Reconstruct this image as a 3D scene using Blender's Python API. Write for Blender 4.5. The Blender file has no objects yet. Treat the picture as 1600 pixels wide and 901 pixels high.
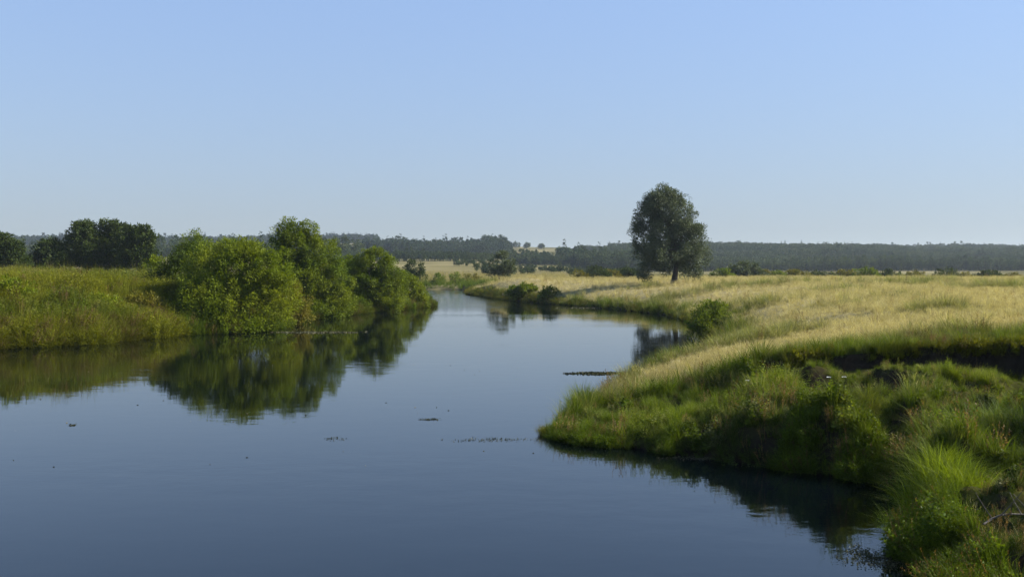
import bpy, math
import numpy as np

# ------------------------------------------------------------------ camera, sky, sun, exposure
scene = bpy.context.scene
COL = scene.collection
F = 1500.0            # focal length in photo pixels (1600 wide)
YH = 418.0            # eye level in the photo
CAMH = 5.0            # eye height over the water, metres

cam_data = bpy.data.cameras.new('camera')
cam_data.sensor_width = 36.0
cam_data.lens = 36.0 * F / 1600.0
cam_data.shift_y = -(450.5 - YH) / 1600.0
cam_data.clip_start = 0.1
cam_data.clip_end = 20000.0
cam = bpy.data.objects.new('camera', cam_data)
cam.location = (0, 0, CAMH)
cam.rotation_euler = (math.radians(90), 0, 0)
COL.objects.link(cam)
scene.camera = cam

SUN_AZ = math.radians(84)     # clockwise from the view direction (+Y)
SUN_EL = math.radians(35)
world = bpy.data.worlds.new('World')
scene.world = world
world.use_nodes = True
nt = world.node_tree
bg = nt.nodes['Background']
sky = nt.nodes.new('ShaderNodeTexSky')
sky.sky_type = 'NISHITA'
sky.sun_disc = False
sky.sun_elevation = SUN_EL
sky.sun_rotation = SUN_AZ
sky.altitude = 0
sky.air_density = 2.5
sky.dust_density = 0.3
sky.ozone_density = 1.0
flat = nt.nodes.new('ShaderNodeGamma'); flat.inputs[1].default_value = 0.40      # summer haze: little contrast between zenith and horizon
tone = nt.nodes.new('ShaderNodeMix'); tone.data_type = 'RGBA'; tone.blend_type = 'MULTIPLY'; tone.inputs[0].default_value = 1.0
tone.inputs[7].default_value = (1.02, 1.42, 2.45, 1)
nt.links.new(sky.outputs[0], flat.inputs[0]); nt.links.new(flat.outputs[0], tone.inputs[6])
nt.links.new(tone.outputs[2], bg.inputs[0])
bg.inputs[1].default_value = 0.084

sun_data = bpy.data.lights.new('sun', 'SUN')
sun_data.energy = 5.0
sun_data.angle = math.radians(0.53)
sun_data.color = (1.0, 0.93, 0.80)
sun = bpy.data.objects.new('sun', sun_data)
sun.rotation_euler = (math.pi / 2 - SUN_EL, 0, math.pi - SUN_AZ)
sun.location = (60, 20, 50)
COL.objects.link(sun)

scene.view_settings.view_transform = 'Standard'
scene.view_settings.look = 'None'
scene.view_settings.exposure = 1.2
scene.view_settings.gamma = 1.0
scene.render.engine = 'CYCLES'
scene.cycles.max_bounces = 6
scene.cycles.diffuse_bounces = 2
scene.cycles.glossy_bounces = 3
scene.cycles.transmission_bounces = 3
scene.cycles.volume_bounces = 1
scene.cycles.use_denoising = True

RNG = np.random.default_rng(11)


def at(px, py, d):
    """photo pixel at distance d -> world point"""
    return np.array([(px - 800.0) / F * d, d, CAMH - (py - YH) / F * d])


# ------------------------------------------------------------------ noise and terrain function
def _hash(ix, iy, seed):
    h = (ix.astype(np.int64) * 374761393 + iy.astype(np.int64) * 668265263 + seed * 974634777) & 0xFFFFFFFF
    h = ((h ^ (h >> 13)) * 1274126177) & 0xFFFFFFFF
    return ((h ^ (h >> 16)) & 0xFFFF) / 65535.0


def vnoise(x, y, seed=0):
    ix = np.floor(x); iy = np.floor(y)
    fx = x - ix; fy = y - iy
    fx = fx * fx * (3 - 2 * fx); fy = fy * fy * (3 - 2 * fy)
    a = _hash(ix, iy, seed); b = _hash(ix + 1, iy, seed)
    c = _hash(ix, iy + 1, seed); d = _hash(ix + 1, iy + 1, seed)
    return (a * (1 - fx) + b * fx) * (1 - fy) + (c * (1 - fx) + d * fx) * fy


def fbm(x, y, seed=0, n=3):
    s = 0; a = 0.5
    for k in range(n):
        s = s + a * vnoise(x * 2 ** k, y * 2 ** k, seed + k); a *= 0.5
    return s / (1 - 0.5 ** n)


def sstep(a, b, x):
    t = np.clip((x - a) / (b - a), 0, 1)
    return t * t * (3 - 2 * t)


LEFT_SHORE = [(-75, -80), (-58, 0), (-47, 30), (-38.5, 50), (-31.5, 59), (-27.3, 63), (-24.3, 71.5), (-20.6, 73), (-19.2, 79),
              (-19.6, 90), (-17.2, 101), (-13.6, 113.6), (-10.9, 121), (-10.2, 127), (-13, 140), (-22, 160), (-45, 180),
              (-110, 200), (-300, 230)]
FAR_SHORE = [(-300, 275), (-110, 244), (-60, 228), (-25, 221), (-12.5, 219), (-9.5, 206)]
RIGHT_BACK = [(-9.5, 206), (-8.2, 178), (0, 145), (8.3, 125), (13.5, 112), (16.3, 101), (16.6, 88), (14.2, 68), (13.6, 58),
              (11.2, 50.5), (7.0, 44), (3.7, 36.8), (1.7, 31.2), (1.05, 28.5)]
FRONT = [(1.05, 28.5), (1.9, 27.5), (3.6, 26.4), (6.4, 24.2), (8.6, 22.6), (8.5, 20.4), (7.6, 18.0), (6.9, 15.5), (6.6, 12), (6.5, 5), (8, -30),
         (12, -80)]
RIVER = np.array(LEFT_SHORE + FAR_SHORE + RIGHT_BACK[1:] + FRONT[1:])
# edge of the upper meadow above the near terrace (an eroded little scarp towards the right)
SCARP = np.array([(0.6, 28.8), (4.2, 34), (6.8, 34.2), (9, 31.3), (12, 30.4), (16, 29.4), (20, 28.4), (30, 26), (60, 18)])


def dist_poly(x, y, pts, closed=False):
    pts = np.asarray(pts, float)
    segs = list(zip(pts[:-1], pts[1:]))
    if closed:
        segs.append((pts[-1], pts[0]))
    best = np.full(x.shape, 1e18)
    for a, b in segs:
        ab = b - a
        t = np.clip(((x - a[0]) * ab[0] + (y - a[1]) * ab[1]) / (ab @ ab), 0, 1)
        dx = x - a[0] - t * ab[0]; dy = y - a[1] - t * ab[1]
        best = np.minimum(best, dx * dx + dy * dy)
    return np.sqrt(best)


def inside(x, y, pts):
    r = np.zeros(x.shape, bool)
    n = len(pts)
    for i in range(n):
        x0, y0 = pts[i]; x1, y1 = pts[(i + 1) % n]
        if y0 == y1:
            continue
        c = ((y0 > y) != (y1 > y)) & (x < (x1 - x0) * (y - y0) / (y1 - y0) + x0)
        r ^= c
    return r


def above_scarp(x, y):
    ys = np.interp(x, SCARP[:, 0], SCARP[:, 1]) + .9 * (fbm(x * .55, x * 0 + 3.3, 88) - .5) * (x > 8.5)
    return y > ys


LIPS = [  # small eroded lips: a, b (world), drop
    ((17.6, 84), (24.0, 90), 1.2), ((13.2, 51), (17.0, 54.5), 0.9), ((10.5, 118), (16.0, 108), 0.5)]


def height(x, y):
    x = np.asarray(x, float); y = np.asarray(y, float)
    s = dist_poly(x, y, RIVER, True)
    wet = inside(x, y, RIVER)
    # wobbly shore
    s_in = s + 0.5 * (fbm(x * 0.9, y * 0.9, 5) - 0.5) * np.clip(np.hypot(x, y) / 40, 0.4, 2)
    # ---- left bank
    top = np.interp(y, [-50, 60, 85, 100, 125, 200, 240], [4.6, 4.7, 4.6, 3.2, 1.8, 1.6, 1.6])
    top = top + np.clip(-(x + 40) / 60, 0, 1) * np.clip((5.0 - top), 0, 4) * (y < 240)
    hl = 0.35 * (1 - np.exp(-s_in / 0.5)) + (top - 0.35) * (1 - np.exp(-s_in / 8.0))
    hl = hl + 0.5 * (fbm(x / 6, y / 6, 21) - 0.5) * np.clip(s_in / 4, 0, 1)
    # ---- right bank
    sf = dist_poly(x, y, FRONT)
    sb = dist_poly(x, y, RIGHT_BACK)
    ds = dist_poly(x, y, SCARP)
    up = above_scarp(x, y)
    foot = np.interp(x, [0.5, 4.2, 6.8, 9, 12, 16, 30], [0.05, 0.22, 0.85, 1.85, 1.85, 1.5, 1.5])
    drop = np.interp(x, [8.0, 9.2, 12, 15, 30], [0, 0.5, 1.2, 1.6, 1.6]) * (0.85 + 0.3 * vnoise(x * 0.7, y * 0.7, 3))
    t = sf / (sf + ds + 1e-6)
    lip = np.interp(x, [0.5, 2, 4, 6.2, 9], [.05, .12, .32, .85, 1.0]) * np.interp(y, [12, 17.5, 19.5, 22], [.4, .45, .9, 1])
    terrace = lip * (1 - np.exp(-sf / 0.3)) + np.maximum(foot - lip, 0) * t ** 1.15
    hum = (fbm(x * 0.75, y * 0.75, 31) - 0.5) * 2.0 + (vnoise(x * 2.1, y * 2.1, 37) - 0.5) * 0.22
    terrace = terrace + hum * np.clip(sf / 0.8, 0, 1) * np.clip(ds / 2.0, 0.0, 1)
    notch = np.exp(-((x - 9.3 - .12 * (y - 23)) / .55) ** 2) * sstep(27.5, 23.5, y) * sstep(20.6, 22.6, y)
    terrace = terrace - notch * np.clip(terrace - .15, 0, 9) * .9
    plate = foot + drop + np.minimum(ds * 0.2, np.clip(3.0 - foot - drop, -1, 3))
    plate = plate + 0.3 * (fbm(x / 5, y / 5, 41) - 0.5) * np.clip(ds / 4, 0, 1)
    hb = 0.25 * (1 - np.exp(-sb / 0.3)) + 2.8 * (1 - np.exp(-sb / (np.interp(y, [40, 50, 60], [7.0, 4.5, 3.2]) + 5.0 * sstep(75, 95, y) * sstep(2, 9, x))))
    plate_h = np.minimum(plate, hb + 0.15 * (fbm(x / 2, y / 2, 43) - 0.5))
    hr = np.where(up, plate_h, np.minimum(terrace, foot + 0.15))
    # rise of the spit and fall of the meadow's far edge
    hr = hr + 0.5 * np.exp(-((x + 2) / 14) ** 2 - ((y - 163) / 14) ** 2) * np.clip(sb / 6, 0, 1)
    edge_y = 168 + 8 * (vnoise(x / 25, x * 0, 8) - 0.5)
    hr = hr - 1.5 * sstep(0, 22, y - edge_y) * np.clip(sb / 6, 0, 1)
    for a, b, dr in LIPS:
        a = np.array(a); b = np.array(b); ab = b - a; L = np.hypot(*ab)
        u = ((x - a[0]) * ab[0] + (y - a[1]) * ab[1]) / L / L
        v = ((x - a[0]) * ab[1] - (y - a[1]) * ab[0]) / L + 0.5 * (vnoise(x, y, 77) - .5)
        w = sstep(-0.05, 0.3, u) * sstep(1.05, 0.7, u)
        hr = hr - dr * w * sstep(0, 0.25, v) * np.exp(-np.clip(v, 0, 50) / 3.5) * np.clip(sb / 2, 0, 1)
    right = x > np.interp(y, [-100, 0, 130, 206, 240], [-10, -10, -5, -30, -30])
    near = np.where(right & (y < 212), hr, hl)
    near = np.where(y > 230, 1.2, near)
    # ---- the far country
    az = x / np.maximum(y, 1.0)
    A = np.interp(y, [0, 225, 300, 400, 600, 900, 1150, 1600, 2600, 6000], [1.2, 1.2, 2.2, 5.2, 9.5, 13, 26, 44, 34, 20])
    B = np.interp(y, [0, 190, 560, 700, 850, 1000, 1150, 1300, 1700, 2600, 6000], [1.4, 1.4, 2.0, 4, 11, 19, 24.5, 28, 30, 26, 18])
    C = np.interp(y, [0, 225, 420, 700, 1000, 1300, 1500, 2600, 6000], [1.2, 1.4, 3.5, 8, 18, 33, 35, 28, 18])
    wB = sstep(0.045, 0.085, az)
    wC = sstep(-0.03, 0.0, az) * (1 - wB)
    far = A * (1 - wB - wC) + C * wC + B * wB
    far = far + 11.0 * (fbm(x / 300, y / 260, 51) - 0.5) * sstep(500, 1100, y)
    k = np.where(x < -12, sstep(225, 300, y), sstep(195, 240, y))
    far_s = far * np.clip(s / 5, 0.15, 1)
    h = np.where(y > 195, near * (1 - k) + np.maximum(far_s, 0.4) * k, near)
    behind = sstep(5, -40, y)
    h = np.where(wet, -0.25 - 1.4 * (1 - np.exp(-s / 3.0)), np.maximum(h, 0.06 + 0.1 * np.clip(s, 0, 1)))
    return h


def h1(x, y):
    return float(height(np.array([x]), np.array([y]))[0])


def dryness(x, y):
    """0 = lush green, 1 = straw"""
    n = fbm(x / 3.5, y / 3.5, 61, 4)
    s = dist_poly(x, y, RIVER, True)
    ds = dist_poly(x, y, SCARP)
    up = above_scarp(x, y)
    lim = np.interp(x, [5, 8, 11, 14], [0.3, 0.8, 4, 7])
    near_r = np.where(up, sstep(0.2, 1.0, ds / lim), 0.0)
    dr = near_r * sstep(0.3, 2.0, s + 1.5 * (n - .5))
    dr_far = sstep(0.2, 3.2, s + 4 * (n - 0.5))
    dr = np.where((y > 60), dr_far, dr)
    dl = sstep(10, 24, s + 14 * (n - 0.5)) * 0.85
    d = np.where((x < -8) & (y < 175), dl, dr)
    d = d * (0.72 + 0.6 * (n - 0.2)) * (1 - .7 * sstep(.5, .7, fbm(x / 9, y / 5, 67)) * (y < 130))
    fn = fbm(x / 60, y / 60, 69, 4)
    d = np.where(y > 215, np.clip(.30 + 1.5 * (fn - .45), .05, .8), d)
    return np.clip(d, 0, 1)


# ------------------------------------------------------------------ mesh helpers
def mesh_quads(name, v, f):
    v = np.asarray(v, np.float32); f = np.asarray(f, np.int32)
    me = bpy.data.meshes.new(name)
    me.vertices.add(len(v)); me.vertices.foreach_set('co', v.ravel())
    n = f.shape[1]
    me.loops.add(f.size); me.loops.foreach_set('vertex_index', f.ravel())
    me.polygons.add(len(f)); me.polygons.foreach_set('loop_start', np.arange(0, f.size, n, dtype=np.int32))
    me.update(calc_edges=True)
    return me


def link(name, me, mat, parent=None):
    o = bpy.data.objects.new(name, me)
    if me is not None and mat is not None and not me.materials:
        me.materials.append(mat)
    COL.objects.link(o)
    if parent is not None:
        o.parent = parent
    return o


def tag(o, label=None, cat=None, group=None, kind=None):
    if label: o['label'] = label
    if cat: o['category'] = cat
    if group: o['group'] = group
    if kind: o['kind'] = kind
    return o


def empty(name, loc):
    o = bpy.data.objects.new(name, None)
    o.empty_display_size = 0.3
    o.location = loc
    COL.objects.link(o)
    return o


def norm(a):
    return a / np.maximum(np.linalg.norm(a, axis=-1, keepdims=True), 1e-9)


def smooth(me):
    me.polygons.foreach_set('use_smooth', np.ones(len(me.polygons), bool))
    return me


def tube(path, radii, n=7):
    path = np.asarray(path, float); radii = np.asarray(radii, float)
    tan = norm(np.gradient(path, axis=0))
    ref = np.array([0.3, 1.0, 0.2]); ref /= np.linalg.norm(ref)
    a = norm(np.cross(tan, ref)); b = np.cross(tan, a)
    ang = np.linspace(0, 2 * math.pi, n, endpoint=False)
    v = path[:, None, :] + radii[:, None, None] * (np.cos(ang)[None, :, None] * a[:, None, :] + np.sin(ang)[None, :, None] * b[:, None, :])
    v = v.reshape(-1, 3)
    m = len(path)
    i = np.arange(m - 1)[:, None] * n; j = np.arange(n)[None, :]; j2 = (j + 1) % n
    f = np.stack([i + j, i + j2, i + n + j2, i + n + j], -1).reshape(-1, 4)
    return v, f


class Parts:
    def __init__(self):
        self.v = []; self.f = []; self.n = 0

    def add(self, v, f):
        self.v.append(v); self.f.append(np.asarray(f) + self.n); self.n += len(v)

    def mesh(self, name):
        return mesh_quads(name, np.concatenate(self.v), np.concatenate(self.f))


def leaves(c, axis, length, width, rng, upface=0.0, face=None):
    """rhombic leaves: c base points, axis directions"""
    n = len(c)
    axis = norm(axis)
    r = rng.normal(size=(n, 3)); r[:, 2] *= (1 - upface)
    if face is not None:
        r = norm(face) + 0.45 * rng.normal(size=(n, 3))
    side = norm(np.cross(axis, r))
    nor = np.cross(side, axis)
    L = np.asarray(length)[:, None]; W = np.asarray(width)[:, None]
    p0 = c
    p2 = c + axis * L - nor * L * 0.12
    mid = c + axis * L * 0.45
    p1 = mid + side * W * 0.5; p3 = mid - side * W * 0.5
    v = np.stack([p0, p1, p2, p3], 1).reshape(-1, 3)
    f = np.arange(n * 4).reshape(-1, 4)
    return v, f


def blades(base, lean_dir, height_, bend, width, rng, segs=3):
    """curved tapering grass blades (all quads)"""
    n = len(base)
    lean = np.stack([np.cos(lean_dir), np.sin(lean_dir), np.zeros(n)], 1)
    face = lean_dir + rng.normal(size=n) * 0.7 + math.pi / 2
    side = np.stack([np.cos(face), np.sin(face), np.zeros(n)], 1)
    ts = np.linspace(0, 1, segs + 1)
    rows = []
    for t in ts:
        out = bend * t ** 2
        up = height_ * (t - 0.28 * (bend / np.maximum(height_, 1e-3)) * t ** 3)
        c = base + lean * out[:, None] + np.array([0, 0, 1]) * up[:, None]
        w = width * (1 - t) ** 0.7 * (0.6 + 0.4 * min(1, t * 4)) + 0.0008
        rows.append(np.stack([c - side * w[:, None] / 2, c + side * w[:, None] / 2], 1))
    v = np.stack(rows, 1)              # n, segs+1, 2, 3
    v = v.reshape(-1, 3)
    k = (segs + 1) * 2
    b = np.arange(n)[:, None] * k
    fs = []
    for s in range(segs):
        o = s * 2
        fs.append(np.stack([b[:, 0] + o, b[:, 0] + o + 1, b[:, 0] + o + 3, b[:, 0] + o + 2], -1))
    return v, np.concatenate(fs)


# ------------------------------------------------------------------ materials
def new_mat(name):
    m = bpy.data.materials.new(name)
    m.use_nodes = True
    for n in list(m.node_tree.nodes):
        m.node_tree.nodes.remove(n)
    return m, m.node_tree.nodes, m.node_tree.links


def foliage_mat(name, c1, c2=None, trans=0.35, instanced=False, rough=0.5, hue_scale=0.35, spec=0.08, tcol=(1.25, 1.2, 0.45)):
    """leaf material: two greens mixed by drifting noise, each leaf a little different, some light passing through"""
    m, N, L = new_mat(name)
    out = N.new('ShaderNodeOutputMaterial')
    geo = N.new('ShaderNodeNewGeometry')
    if instanced:
        a = N.new('ShaderNodeAttribute'); a.attribute_type = 'INSTANCER'; a.attribute_name = 'tint'
        col = a.outputs['Color']
    else:
        tc = N.new('ShaderNodeTexCoord')
        no = N.new('ShaderNodeTexNoise'); no.inputs['Scale'].default_value = hue_scale; no.inputs['Detail'].default_value = 3
        L.new(tc.outputs['Object'], no.inputs['Vector'])
        rp = N.new('ShaderNodeMapRange'); rp.inputs[1].default_value = 0.36; rp.inputs[2].default_value = 0.64
        L.new(no.outputs[0], rp.inputs[0])
        mx = N.new('ShaderNodeMix'); mx.data_type = 'RGBA'
        mx.inputs[6].default_value = (*c1, 1); mx.inputs[7].default_value = (*(c2 or c1), 1)
        L.new(rp.outputs[0], mx.inputs[0])
        col = mx.outputs[2]
    mr = N.new('ShaderNodeMapRange'); mr.inputs[3].default_value = 0.52; mr.inputs[4].default_value = 1.04
    L.new(geo.outputs['Random Per Island'], mr.inputs[0])
    mul = N.new('ShaderNodeVectorMath'); mul.operation = 'SCALE'
    L.new(col, mul.inputs[0]); L.new(mr.outputs[0], mul.inputs['Scale'])
    pr = N.new('ShaderNodeBsdfPrincipled')
    L.new(mul.outputs[0], pr.inputs['Base Color'])
    pr.inputs['Roughness'].default_value = rough
    pr.inputs['Specular IOR Level'].default_value = spec
    tr = N.new('ShaderNodeBsdfTranslucent')
    m2 = N.new('ShaderNodeVectorMath'); m2.operation = 'MULTIPLY'; m2.inputs[1].default_value = tcol
    L.new(mul.outputs[0], m2.inputs[0]); L.new(m2.outputs[0], tr.inputs['Color'])
    ms = N.new('ShaderNodeMixShader'); ms.inputs[0].default_value = trans
    L.new(pr.outputs[0], ms.inputs[1]); L.new(tr.outputs[0], ms.inputs[2])
    L.new(ms.outputs[0], out.inputs['Surface'])
    return m


def bark_mat(name, c):
    m, N, L = new_mat(name)
    out = N.new('ShaderNodeOutputMaterial'); pr = N.new('ShaderNodeBsdfPrincipled')
    tc = N.new('ShaderNodeTexCoord'); mp = N.new('ShaderNodeMapping'); mp.inputs['Scale'].default_value = (6, 6, 1.2)
    no = N.new('ShaderNodeTexNoise'); no.inputs['Scale'].default_value = 3; no.inputs['Detail'].default_value = 6
    L.new(tc.outputs['Object'], mp.inputs[0]); L.new(mp.outputs[0], no.inputs[0])
    mx = N.new('ShaderNodeMix'); mx.data_type = 'RGBA'
    mx.inputs[6].default_value = (*[k * 0.5 for k in c], 1); mx.inputs[7].default_value = (*[k * 1.4 for k in c], 1)
    L.new(no.outputs[0], mx.inputs[0]); L.new(mx.outputs[2], pr.inputs['Base Color'])
    bp = N.new('ShaderNodeBump'); bp.inputs['Strength'].default_value = 0.7; bp.inputs['Distance'].default_value = 0.05
    L.new(no.outputs[0], bp.inputs['Height']); L.new(bp.outputs[0], pr.inputs['Normal'])
    pr.inputs['Roughness'].default_value = 0.9
    L.new(pr.outputs[0], out.inputs[0])
    return m


def ground_mat():
    m, N, L = new_mat('earth_and_turf')
    out = N.new('ShaderNodeOutputMaterial'); pr = N.new('ShaderNodeBsdfPrincipled')
    at_ = N.new('ShaderNodeAttribute'); at_.attribute_name = 'dry'
    tc = N.new('ShaderNodeTexCoord')
    sp = N.new('ShaderNodeSeparateXYZ')
    geo = N.new('ShaderNodeNewGeometry')

    def noise(scale, detail=4):
        n = N.new('ShaderNodeTexNoise'); n.inputs['Scale'].default_value = scale; n.inputs['Detail'].default_value = detail
        L.new(tc.outputs['Object'], n.inputs['Vector']); return n

    def mix(fac, a, b):
        x = N.new('ShaderNodeMix'); x.data_type = 'RGBA'
        L.new(fac, x.inputs[0])
        for s, k in ((a, 6), (b, 7)):
            if isinstance(s, tuple): x.inputs[k].default_value = (*s, 1)
            else: L.new(s, x.inputs[k])
        return x.outputs[2]
    n1 = noise(0.9); n2 = noise(0.03, 6); n3 = noise(7.0, 3)
    green = mix(n1.outputs[0], (0.026, 0.028, 0.008), (0.046, 0.048, 0.012))
    straw = mix(n2.outputs[0], (0.20, 0.172, 0.088), (0.27, 0.235, 0.13))
    turf = mix(at_.outputs['Fac'], green, straw)
    # bare soil on steep faces
    L.new(geo.outputs['True Normal'], sp.inputs[0])
    st = N.new('ShaderNodeMapRange'); st.inputs[1].default_value = 0.80; st.inputs[2].default_value = 0.55
    L.new(sp.outputs['Z'], st.inputs[0])
    soil = mix(n3.outputs[0], (0.013, 0.010, 0.007), (0.030, 0.023, 0.015))
    fin = mix(st.outputs[0], turf, soil)
    L.new(fin, pr.inputs['Base Color'])
    pr.inputs['Roughness'].default_value = 0.95
    pr.inputs['Specular IOR Level'].default_value = 0.0
    bp = N.new('ShaderNodeBump'); bp.inputs['Strength'].default_value = 0.6; bp.inputs['Distance'].default_value = 0.08
    L.new(n3.outputs[0], bp.inputs['Height']); L.new(bp.outputs[0], pr.inputs['Normal'])
    L.new(pr.outputs[0], out.inputs[0])
    return m


def water_mat():
    m, N, L = new_mat('river_water')
    out = N.new('ShaderNodeOutputMaterial'); pr = N.new('ShaderNodeBsdfPrincipled')
    pr.inputs['Base Color'].default_value = (0.0008, 0.002, 0.0028, 1)
    pr.inputs['Roughness'].default_value = 0.015
    pr.inputs['IOR'].default_value = 1.365
    pr.inputs['Specular Tint'].default_value = (0.70, 0.97, 1.0, 1)
    tc = N.new('ShaderNodeTexCoord')

    def noise(scale, sx, sy, detail=2):
        mp = N.new('ShaderNodeMapping'); mp.inputs['Scale'].default_value = (sx, sy, 1)
        L.new(tc.outputs['Object'], mp.inputs[0])
        n = N.new('ShaderNodeTexNoise'); n.inputs['Scale'].default_value = scale; n.inputs['Detail'].default_value = detail
        L.new(mp.outputs[0], n.inputs[0]); return n
    w1 = noise(1.0, 0.7, 1.1); w2 = noise(5.0, 0.8, 1.2, 3)
    # breeze: where it ruffles the surface (the far reach most, drifting bands elsewhere)
    br = noise(0.035, 0.5, 2.2, 3)
    r1 = N.new('ShaderNodeMapRange'); r1.inputs[1].default_value = 0.5; r1.inputs[2].default_value = 0.72
    r1.inputs[3].default_value = 0.035; r1.inputs[4].default_value = 0.2
    L.new(br.outputs[0], r1.inputs[0])
    sp = N.new('ShaderNodeSeparateXYZ'); L.new(tc.outputs['Object'], sp.inputs[0])
    r2 = N.new('ShaderNodeMapRange'); r2.inputs[1].default_value = 105; r2.inputs[2].default_value = 165
    r2.inputs[3].default_value = 0.0; r2.inputs[4].default_value = 0.9
    L.new(sp.outputs['Y'], r2.inputs[0])
    rm = N.new('ShaderNodeMath'); rm.operation = 'MULTIPLY'; L.new(r2.outputs[0], rm.inputs[0]); L.new(br.outputs[0], rm.inputs[1])
    ad = N.new('ShaderNodeMath'); ad.operation = 'ADD'; L.new(r1.outputs[0], ad.inputs[0]); L.new(rm.outputs[0], ad.inputs[1])
    hs = N.new('ShaderNodeMath'); hs.operation = 'MULTIPLY_ADD'; hs.inputs[1].default_value = 0.22
    L.new(w2.outputs[0], hs.inputs[0]); L.new(w1.outputs[0], hs.inputs[2])
    bp = N.new('ShaderNodeBump'); bp.inputs['Distance'].default_value = 0.09
    L.new(ad.outputs[0], bp.inputs['Strength']); L.new(hs.outputs[0], bp.inputs['Height'])
    L.new(bp.outputs[0], pr.inputs['Normal'])
    L.new(pr.outputs[0], out.inputs[0])
    return m


M_GROUND = ground_mat()
M_WATER = water_mat()
M_BARK = bark_mat('willow_bark', (0.06, 0.05, 0.04))
M_GRASS = foliage_mat('grass_blades', None, instanced=True, trans=0.4, rough=0.55, spec=0.06)
M_FOREST = foliage_mat('far_wood_leaves', None, instanced=True, trans=0.2, rough=0.6, spec=0.1)
M_LONE = foliage_mat('silver_willow_leaves', (0.062, 0.084, 0.042), (0.145, 0.172, 0.095), trans=0.22, rough=0.6, spec=0.15, hue_scale=0.5, tcol=(1.1, 1.15, 0.6))
M_YELLOW = foliage_mat('yellow_green_willow_leaves', (0.125, 0.175, 0.009), (0.19, 0.225, 0.013), trans=0.35)
M_MID = foliage_mat('mid_green_willow_leaves', (0.095, 0.145, 0.011), (0.165, 0.205, 0.016), trans=0.35)
M_DARK = foliage_mat('dark_green_leaves', (0.034, 0.056, 0.012), (0.062, 0.088, 0.016), trans=0.25)
M_DEEP = foliage_mat('deep_green_willow_leaves', (0.050, 0.080, 0.011), (0.085, 0.115, 0.015), trans=0.3)
M_OLIVE = foliage_mat('olive_scrub_leaves', (0.13, 0.13, 0.015), (0.185, 0.16, 0.022), trans=0.3)
M_PALE = foliage_mat('pale_grey_green_leaves', (0.075, 0.10, 0.05), (0.12, 0.145, 0.08), trans=0.25)

# ------------------------------------------------------------------ ground and river
def axis(lo, hi, zones):
    """grid lines whose spacing is fine inside each zone (a, b, step, growth) and widens away from it"""
    out = [lo]
    while out[-1] < hi:
        p = out[-1]
        out.append(p + min(st + gr * max(a_ - p, p - b_, 0) for a_, b_, st, gr in zones))
    return np.array(out)


gx = axis(-4000, 4000, [(-1, 19, .16, .035), (-36, -8, .5, .04)])
gy = axis(-300, 4000, [(13, 46, .16, .03), (56, 128, .5, .03)])
X, Y = np.meshgrid(gx, gy)
Z = height(X.ravel(), Y.ravel())
nx, ny = len(gx), len(gy)
v = np.stack([X.ravel(), Y.ravel(), Z], 1)
ii = (np.arange(ny - 1)[:, None] * nx + np.arange(nx - 1)[None, :]).ravel()
f = np.stack([ii, ii + 1, ii + nx + 1, ii + nx], 1)
me = smooth(mesh_quads('ground', v, f))
dry = dryness(v[:, 0], v[:, 1])
attr = me.attributes.new('dry', 'FLOAT', 'POINT'); attr.data.foreach_set('value', dry.astype(np.float32))
ground = tag(link('ground', me, M_GROUND), 'river banks, meadows and far hills', None, None, 'structure')

wv = []
wx = np.linspace(-420, 60, 25); wy = np.linspace(-200, 300, 26)
WX, WY = np.meshgrid(wx, wy)
wf = (np.arange(25)[:, None] * 25 + np.arange(24)[None, :]).ravel()
me = mesh_quads('river', np.stack([WX.ravel(), WY.ravel(), WX.ravel() * 0], 1), np.stack([wf, wf + 1, wf + 26, wf + 25], 1))
tag(link('river', me, M_WATER), 'calm blue river winding between grassy banks', None, None, 'structure')


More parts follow.
